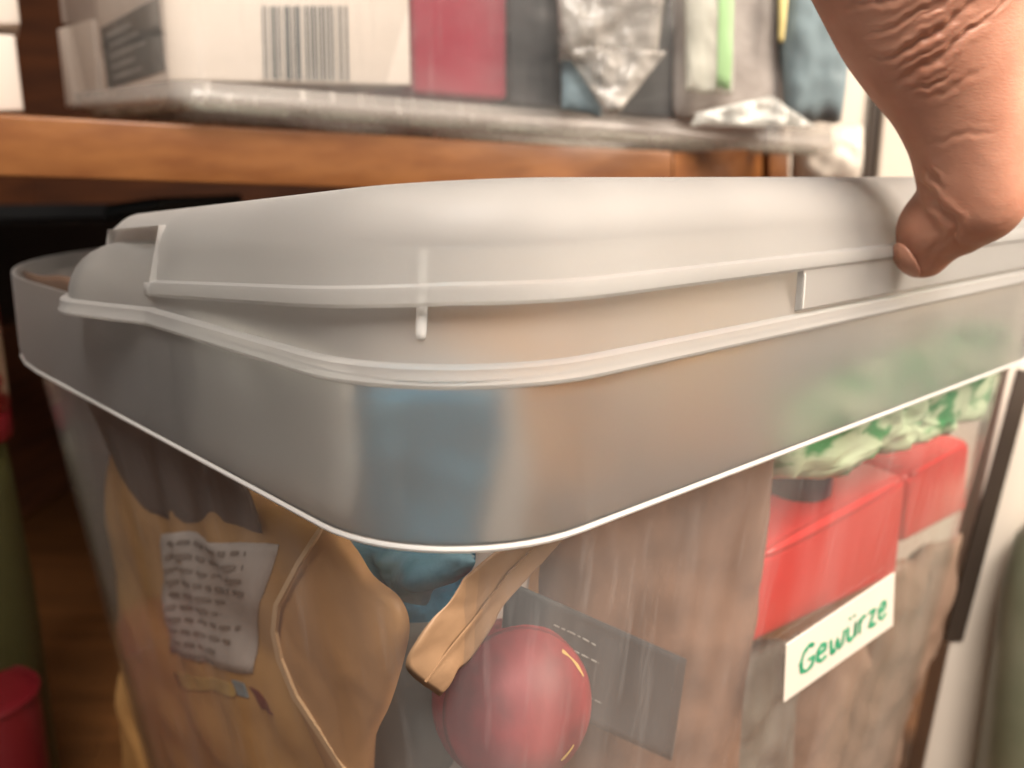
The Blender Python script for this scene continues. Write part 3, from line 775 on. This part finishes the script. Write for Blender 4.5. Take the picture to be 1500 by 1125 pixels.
upright('slate_carton', 'dark slate grey carton right of the magenta carton', 'carton', 748, 1000, -160, 152, 172, .436, .462, 'slate', depth=.06)
def upacket(name, label, pts, d0, thick, mt, seed, cat='packet', **kw):
    qd_ = [at(x_, y_, d0[i] if isinstance(d0, (list, tuple)) else d0) for i, (x_, y_) in enumerate(pts)]
    return packet(name, label, cat, qd_, thick, M[mt], seed, **kw)
upacket('foil_packet', 'crinkled grey foil packet with a pointed lower corner in the upper bin', [(812, -140), (985, -140), (965, 85), (818, 90)], .420, .014, 'crinkle', 41, crinkle=.006, freq=55)
upacket('foil_packet', 'torn foil packet corner pointing down beside the slate carton', [(818, 60), (978, 75), (905, 168), (888, 168)], .416, .008, 'crinkle', 42, crinkle=.005, freq=60)
upacket('grey_green_packet', 'grey green packet standing just right of the foil packets', [(822, 80), (880, 95), (880, 172), (822, 160)], .424, .006, 'bluegrey', 43)
s, e = upacket('clear_sachet', 'clear sachet with a vertical green stripe in the upper bin', [(1000, -150), (1082, -150), (1074, 138), (1004, 136)], .44, .008, 'pale_film', 44, crinkle=.0015)
s.patch('green_stripe', M['green'], e, [(.62, 0), (.92, 0), (.92, .97), (.62, .97)])
upacket('pale_packet', 'pale grey packet behind the green striped sachet', [(985, -160), (1150, -160), (1140, 180), (985, 172)], .458, .012, 'foil', 45, crinkle=.002, freq=20)
upacket('yellow_card', 'thin yellow card wedge beside the blue grey pouch', [(1140, -150), (1168, -150), (1148, 62), (1140, 62)], .444, .003, 'yellow', 46, crinkle=.0005, cat='card')
upacket('blue_grey_pouch', 'blue grey pouch filling the right end of the upper clear bin', [(1128, -160), (1270, -160), (1232, 178), (1150, 184)], .455, .022, 'bluegrey', 47, crinkle=.003, freq=40, cat='pouch')
upacket('white_wrap', 'crinkled white wrap lying low in the upper bin near the shelf end', [(1020, 165), (1130, 140), (1200, 188), (1010, 184)], .43, .010, 'whitefilm', 48, crinkle=.004, freq=80, cat='wrap')
upacket('white_bag', 'white plastic bag bunched up beyond the end of the orange shelf', [(1158, 188), (1262, 180), (1258, 270), (1160, 272)], .56, .03, 'sticker', 49, crinkle=.008, freq=30, cat='bag')

# two white cartons at the far left of the shelf
e, qq, _ = upright('white_carton', 'white carton standing on the shelf at the left edge of the picture', 'carton', -120, 35, 41, 166, 162, .42, .44, 'card', depth=.06, group=None) if False else upright('white_carton', 'white carton standing on the shelf at the left edge of the picture', 'carton', -120, 35, 41, 166, 162, .42, .44, 'card', depth=.06)
e, qq, _ = upright('white_carton', 'second white carton stacked on top at the upper left corner', 'carton', -120, 30, -160, 36, 36, .42, .44, 'card', depth=.06)

# ---------------------------------------------------------------- dark left side under the shelf
pb = at(90, 380, .62)
pan = empty('black_pan', pb, 'black iron pan stored in the dark under the shelf at the left', 'pan')
lathe('bowl', [(.001, -.03), (.10, -.03), (.125, -.02), (.14, .028), (.146, .030), (.147, .034), (.137, .034), (.12, -.012), (.001, -.018)], pb, M['black'], pan)
slab('handle', [at(150, 300, .5), at(235, 288, .5), at(235, 306, .5), at(150, 322, .5)], (.02, .09, 0), M['teal'], pan, .003)
jp = at(-92, 700, .42); jp.z = -.345
jr = empty('patterned_jar', jp, 'tall patterned jar with red band in the dark at the left edge', 'jar')
def zpx(py, d_=.42): return at(0, py, d_).z-jp.z
lathe('neck_band', [(.0345, zpx(607)), (.0358, zpx(605)), (.0362, zpx(440)), (.034, zpx(425)), (.001, zpx(424))], jp, M['patterned'], jr)
lathe('red_band', [(.0350, zpx(648)), (.0355, zpx(646)), (.0355, zpx(610)), (.0350, zpx(608))], jp, M['crimson'], jr)
lathe('jar_body', [(.001, 0), (.033, .0), (.036, .006), (.036, zpx(900)), (.033, zpx(720)), (.0315, zpx(655)), (.001, zpx(651))], jp, M['olive'], jr)
rb_ = at(-22, 1110, .38); rb_.z = -.345
rj = empty('red_tin', rb_, 'dark red tin with pale rim in the bottom left corner', 'tin')
hh = at(0, 1035, .37).z+.345
lathe('tin_body', [(.001, 0), (.026, 0), (.027, .002), (.027, hh-.003), (.0262, hh-.001), (.02, hh+.0), (.001, hh)], rb_, M['crimson'], rj)
lathe('rim', circ(.0268, hh-.0018, .0012, .0012, 8)+[circ(.0268, hh-.0018, .0012, .0012, 8)[0]], rb_, M['crimson'], rj)

# ---------------------------------------------------------------- the hand
def capsule_chain(bm_vs, bm_fs, pts, n=28):
    """pts: (centre, rx, ry) lofted ellipses with round ends"""
    base = len(bm_vs)
    ring = []
    K = len(pts)
    d0 = (pts[1][0]-pts[0][0]).normalized(); d1 = (pts[-1][0]-pts[-2][0]).normalized()
    seq = []
    for k in range(5, 0, -1):
        a = k/5*math.pi/2*.98; seq.append((pts[0][0]-d0*pts[0][1]*math.sin(a), pts[0][1]*math.cos(a), pts[0][2]*math.cos(a), d0))
    for i in range(K):
        d_ = (pts[min(K-1, i+1)][0]-pts[max(0, i-1)][0]).normalized(); seq.append((*pts[i][:3], d_))
    for k in range(1, 6):
        a = k/5*math.pi/2*.98; seq.append((pts[-1][0]+d1*pts[-1][1]*math.sin(a), pts[-1][1]*math.cos(a), pts[-1][2]*math.cos(a), d1))
    for (c_, rx, ry, d_) in seq:
        ux = Vector((1, 0, 0)); ux = (ux-d_*ux.dot(d_)).normalized(); uy = d_.cross(ux).normalized()
        for k in range(n):
            t_ = 2*math.pi*k/n; bm_vs.append(c_+ux*rx*math.cos(t_)+uy*ry*math.sin(t_))
    m = len(seq)
    for i in range(m-1):
        for k in range(n): bm_fs.append((base+i*n+k, base+i*n+(k+1) % n, base+(i+1)*n+(k+1) % n, base+(i+1)*n+k))
    bm_fs.append(tuple(base+k for k in range(n))); bm_fs.append(tuple(base+(m-1)*n+k for k in range(n)))
def smoothpath(raw, sub=6):
    out = []
    for i in range(len(raw)-1):
        a = raw[max(0, i-1)]; b = raw[i]; c = raw[i+1]; d = raw[min(len(raw)-1, i+2)]
        for k in range(sub):
            t_ = k/sub
            f = lambda A, B, Cc, D: .5*((2*B)+(Cc-A)*t_+(2*A-5*B+4*Cc-D)*t_*t_+(-A+3*B-3*Cc+D)*t_**3)
            out.append((f(a[0], b[0], c[0], d[0]), f(a[1], b[1], c[1], d[1]), f(a[2], b[2], c[2], d[2])))
    out.append(raw[-1]); return out
def HP(px, py, d_, rpx, ryf=1.0): r_ = rpx*d_/F; return (at(px, py, d_), r_, r_*ryf)
hv, hf = [], []
thumb = smoothpath([HP(1300, -330, .205, 150, .8), HP(1330, -170, .208, 165, .8), HP(1352, -60, .210, 150, .8), HP(1366, 20, .2115, 130, .82), HP(1384, 84, .212, 110, .88), HP(1402, 140, .2125, 91, .95), HP(1417, 200, .213, 79), HP(1424, 250, .2135, 75), HP(1428, 287, .214, 72)])
capsule_chain(hv, hf, thumb, 48)
tip = smoothpath([HP(1432, 288, .215, 66), HP(1400, 312, .2185, 62), HP(1370, 338, .2215, 56), HP(1356, 362, .2232, 45, .95), HP(1352, 370, .2235, 40, .9)])
capsule_chain(hv, hf, tip, 40)
# palm and the other fingers, reaching up and back over the lid (outside the frame)
palm = smoothpath([HP(1330, -200, .21, 165, .8), (at(1420, -420, .235), .034, .022), (at(1520, -640, .27), .038, .022), (at(1600, -800, .30), .030, .024), (at(1700, -1000, .33), .027, .024), (at(1900, -1350, .36), .033, .03)])
capsule_chain(hv, hf, palm, 40)
for k, (x_, dd, ln) in enumerate(((1470, .262, 1.0), (1550, .272, 1.08), (1630, .285, 1.0), (1700, .300, .82))):
    r_ = .0095-.0006*(k == 3)
    b0 = at(x_-60, -560, dd-.012)
    k1 = b0+Vector((.004, .045*ln, .010)); k2 = k1+Vector((.004, .020*ln, -.020)); k3 = k2+Vector((.0, .001, -.018*ln))
    capsule_chain(hv, hf, smoothpath([(b0, r_*1.15, r_*1.15), (b0.lerp(k1, .5), r_, r_), (k1, r_*1.02, r_*1.02), (k1.lerp(k2, .5), r_*.92, r_*.92), (k2, r_*.9, r_*.9), (k3, r_*.72, r_*.72)]), 20)
me = bpy.data.meshes.new('hand'); me.from_pydata([tuple(v) for v in hv], [], hf)
bm = bmesh.new(); bm.from_mesh(me); bmesh.ops.recalc_face_normals(bm, faces=bm.faces); bm.to_mesh(me); bm.free()
tmp = bpy.data.objects.new('tmp', me); C.objects.link(tmp)
m = tmp.modifiers.new('r', 'REMESH'); m.mode = 'VOXEL'; m.voxel_size = .0015; m.use_smooth_shade = True
m = tmp.modifiers.new('s', 'SMOOTH'); m.factor = .5; m.iterations = 6
m = tmp.modifiers.new('d', 'SUBSURF'); m.levels = 2; m.render_levels = 2
dg = bpy.context.evaluated_depsgraph_get(); me2 = bpy.data.meshes.new_from_object(tmp.evaluated_get(dg)); bpy.data.objects.remove(tmp)
# creases pressed into the skin: folds across the thumb base, the joint fold
def seg_d(p, a, b):
    ab = b-a; t_ = max(0, min(1, (p-a).dot(ab)/ab.length_squared)); return (p-(a+ab*t_)).length
def proj(v):
    zc = v.y*cP-v.z*sP; yc = v.y*sP+v.z*cP; return Vector((750+F*v.x/zc, 562.5-F*yc/zc))
V2 = Vector
creases = [  # polylines in the direction seen, depth mm, half width px
 ([V2((1232, 8)), V2((1290, 2)), V2((1360, -20))], .9, 9),
 ([V2((1262, 55)), V2((1300, 42)), V2((1360, 12)), V2((1420, -22))], .8, 7),
 ([V2((1268, 88)), V2((1300, 84)), V2((1340, 66)), V2((1392, 30)), V2((1440, -5))], 1.5, 8),
 ([V2((1292, 121)), V2((1330, 112)), V2((1375, 84)), V2((1420, 48)), V2((1462, 20))], 1.1, 8),
 ([V2((1330, 40)), V2((1380, 8)), V2((1430, -30))], .7, 5),
 ([V2((1400, 60)), V2((1440, 30)), V2((1485, -10))], .6, 5),
 ([V2((1310, 100)), V2((1350, 85)), V2((1400, 50))], .5, 4),
 ([V2((1320, 134)), V2((1360, 128)), V2((1400, 104))], .6, 5),
 ([V2((1400, 345)), V2((1375, 355)), V2((1355, 385))], .6, 8),
 ([V2((1345, 150)), V2((1400, 128)), V2((1450, 95))], .35, 7),
 ([V2((1340, 215)), V2((1400, 200)), V2((1470, 190))], .25, 7),
 ([V2((1343, 262)), V2((1360, 285)), V2((1380, 305)), V2((1400, 330)), V2((1404, 362))], 1.4, 10),
 ([V2((1348, 235)), V2((1362, 252)), V2((1380, 280))], .7, 8)]
import numpy as np
nvt = len(me2.vertices); co = np.empty(nvt*3); me2.vertices.foreach_get('co', co); co = co.reshape(-1, 3)
no_ = np.empty(nvt*3); me2.vertices.foreach_get('normal', no_); no_ = no_.reshape(-1, 3)
zc = co[:, 1]*cP-co[:, 2]*sP; yc = co[:, 1]*sP+co[:, 2]*cP
qx = 750+F*co[:, 0]/zc; qy = 562.5-F*yc/zc
dz = np.zeros(nvt)
wx = qx+2.5*np.sin(qy*.11+qx*.05)+1.3*np.sin(qy*.31+1); wy = qy+2.5*np.sin(qx*.09)+1.2*np.sin(qx*.27+2)
for pl_, dep, hw in creases:
    hw *= .6; dm = np.full(nvt, 1e9); pr_ = np.zeros(nvt); tot = sum((pl_[i+1]-pl_[i]).length for i in range(len(pl_)-1)); run = 0
    for i in range(len(pl_)-1):
        a, b = pl_[i], pl_[i+1]; ab = b-a; L2 = ab.length_squared; L_ = ab.length
        t_ = np.clip(((wx-a.x)*ab.x+(wy-a.y)*ab.y)/L2, 0, 1)
        dd_ = np.hypot(wx-a.x-ab.x*t_, wy-a.y-ab.y*t_); near = dd_ < dm
        dm = np.where(near, dd_, dm); pr_ = np.where(near, (run+t_*L_)/tot, pr_); run += L_
    k_ = dep*np.sin(np.pi*np.clip(pr_, 0, 1))**.8
    hw_ = hw*(.45+.55*np.sin(np.pi*np.clip(pr_, 0, 1)))
    dz += k_*.0005*np.exp(-(dm/hw_)**2) - k_*.0002*np.exp(-((dm-hw*2.3)/hw)**2)
dz[(co[:, 2] > .11) | (co[:, 1] > .27) | (no_[:, 1] > .1)] = 0
co -= no_*dz[:, None]
me2.vertices.foreach_set('co', co.ravel()); me2.update()
m, nt, out = mat('skin')
b = N(nt, 'ShaderNodeBsdfPrincipled', Roughness=.48); b.inputs['Specular IOR Level'].default_value = .45
b.inputs['Subsurface Weight'].default_value = .35; b.inputs['Subsurface Radius'].default_value = (1, .35, .2); b.inputs['Subsurface Scale'].default_value = .003
tc = N(nt, 'ShaderNodeTexCoord'); no = N(nt, 'ShaderNodeTexNoise', Scale=70, Detail=6); nt.links.new(tc.outputs['Object'], no.inputs['Vector'])
cr = N(nt, 'ShaderNodeValToRGB'); cr.color_ramp.elements[0].position = .3; cr.color_ramp.elements[1].position = .7
cr.color_ramp.elements[0].color = (.36, .155, .095, 1); cr.color_ramp.elements[1].color = (.48, .235, .155, 1)
nt.links.new(no.outputs[0], cr.inputs[0]); nt.links.new(cr.outputs[0], b.inputs['Base Color'])
vo = N(nt, 'ShaderNodeTexVoronoi', Scale=900, feature='DISTANCE_TO_EDGE'); mp = N(nt, 'ShaderNodeMapping'); mp.inputs['Scale'].default_value = (.6, .6, 1.4); mp.inputs['Rotation'].default_value = (0, .4, 0)
no3 = N(nt, 'ShaderNodeTexNoise', Scale=320, Detail=5)
nt.links.new(tc.outputs['Object'], mp.inputs[0]); nt.links.new(mp.outputs[0], vo.inputs['Vector']); nt.links.new(mp.outputs[0], no3.inputs['Vector'])
bp = N(nt, 'ShaderNodeBump', Strength=.15, Distance=.0003); bp2 = N(nt, 'ShaderNodeBump', Strength=.22, Distance=.0003)
nt.links.new(vo.outputs['Distance'], bp.inputs['Height']); nt.links.new(no3.outputs[0], bp2.inputs['Height']); nt.links.new(bp.outputs[0], bp2.inputs['Normal'])
nt.links.new(bp2.outputs[0], b.inputs['Normal']); nt.links.new(b.outputs[0], out.inputs[0])
M['skin'] = m
person = empty('person', at(1357, 405, .2235), 'bare hand reaching down with the thumb pressing on the frosted lid', 'person')
me2.materials.clear()
put(link('hand', me2, M['skin']), person)
# thumb nail
M['nail'] = principled('nail', (.46, .22, .15), (.41, .19, .12), rough=.35, scale=60)
nc = at(1356, 362, .2232); nr_ = 47*.2232/F; vs = []; fs = []
nd = (at(1322, 386, .2215)-nc).normalized(); sx_ = nd.cross(Vector((.3, .2, 1))).normalized(); sy_ = nd.cross(sx_).normalized()
for j in range(9):
    for i in range(20):
        t_ = 2*math.pi*i/20; rr_ = j/8; ax_ = .62*rr_*math.cos(t_); ay_ = .85*rr_*math.sin(t_)
        vs.append(nc+(nd+sx_*ax_+sy_*ay_).normalized()*nr_*(1.0-.02*rr_))
for j in range(8):
    for i in range(20): fs.append((j*20+i, j*20+(i+1) % 20, j*20+20+(i+1) % 20, j*20+20+i))
nail = mesh('nail', vs, fs, M['nail'], None); md = nail.modifiers.new('s', 'SOLIDIFY'); md.thickness = .0006
put(nail, person)

# repeats of a kind share a group
GR = {'red_container': 'red plastic containers inside the box', 'brown_bag': 'brown bags inside the box', 'paper_bag': 'paper bags deeper inside the box',
      'white_carton': 'white cartons at the left end of the shelf', 'foil_packet': 'crinkled packets in the upper bin'}
for o in list(S.objects):
    k = o.name.split('.')[0]
    if o.parent is None and k in GR: o['group'] = GR[k]
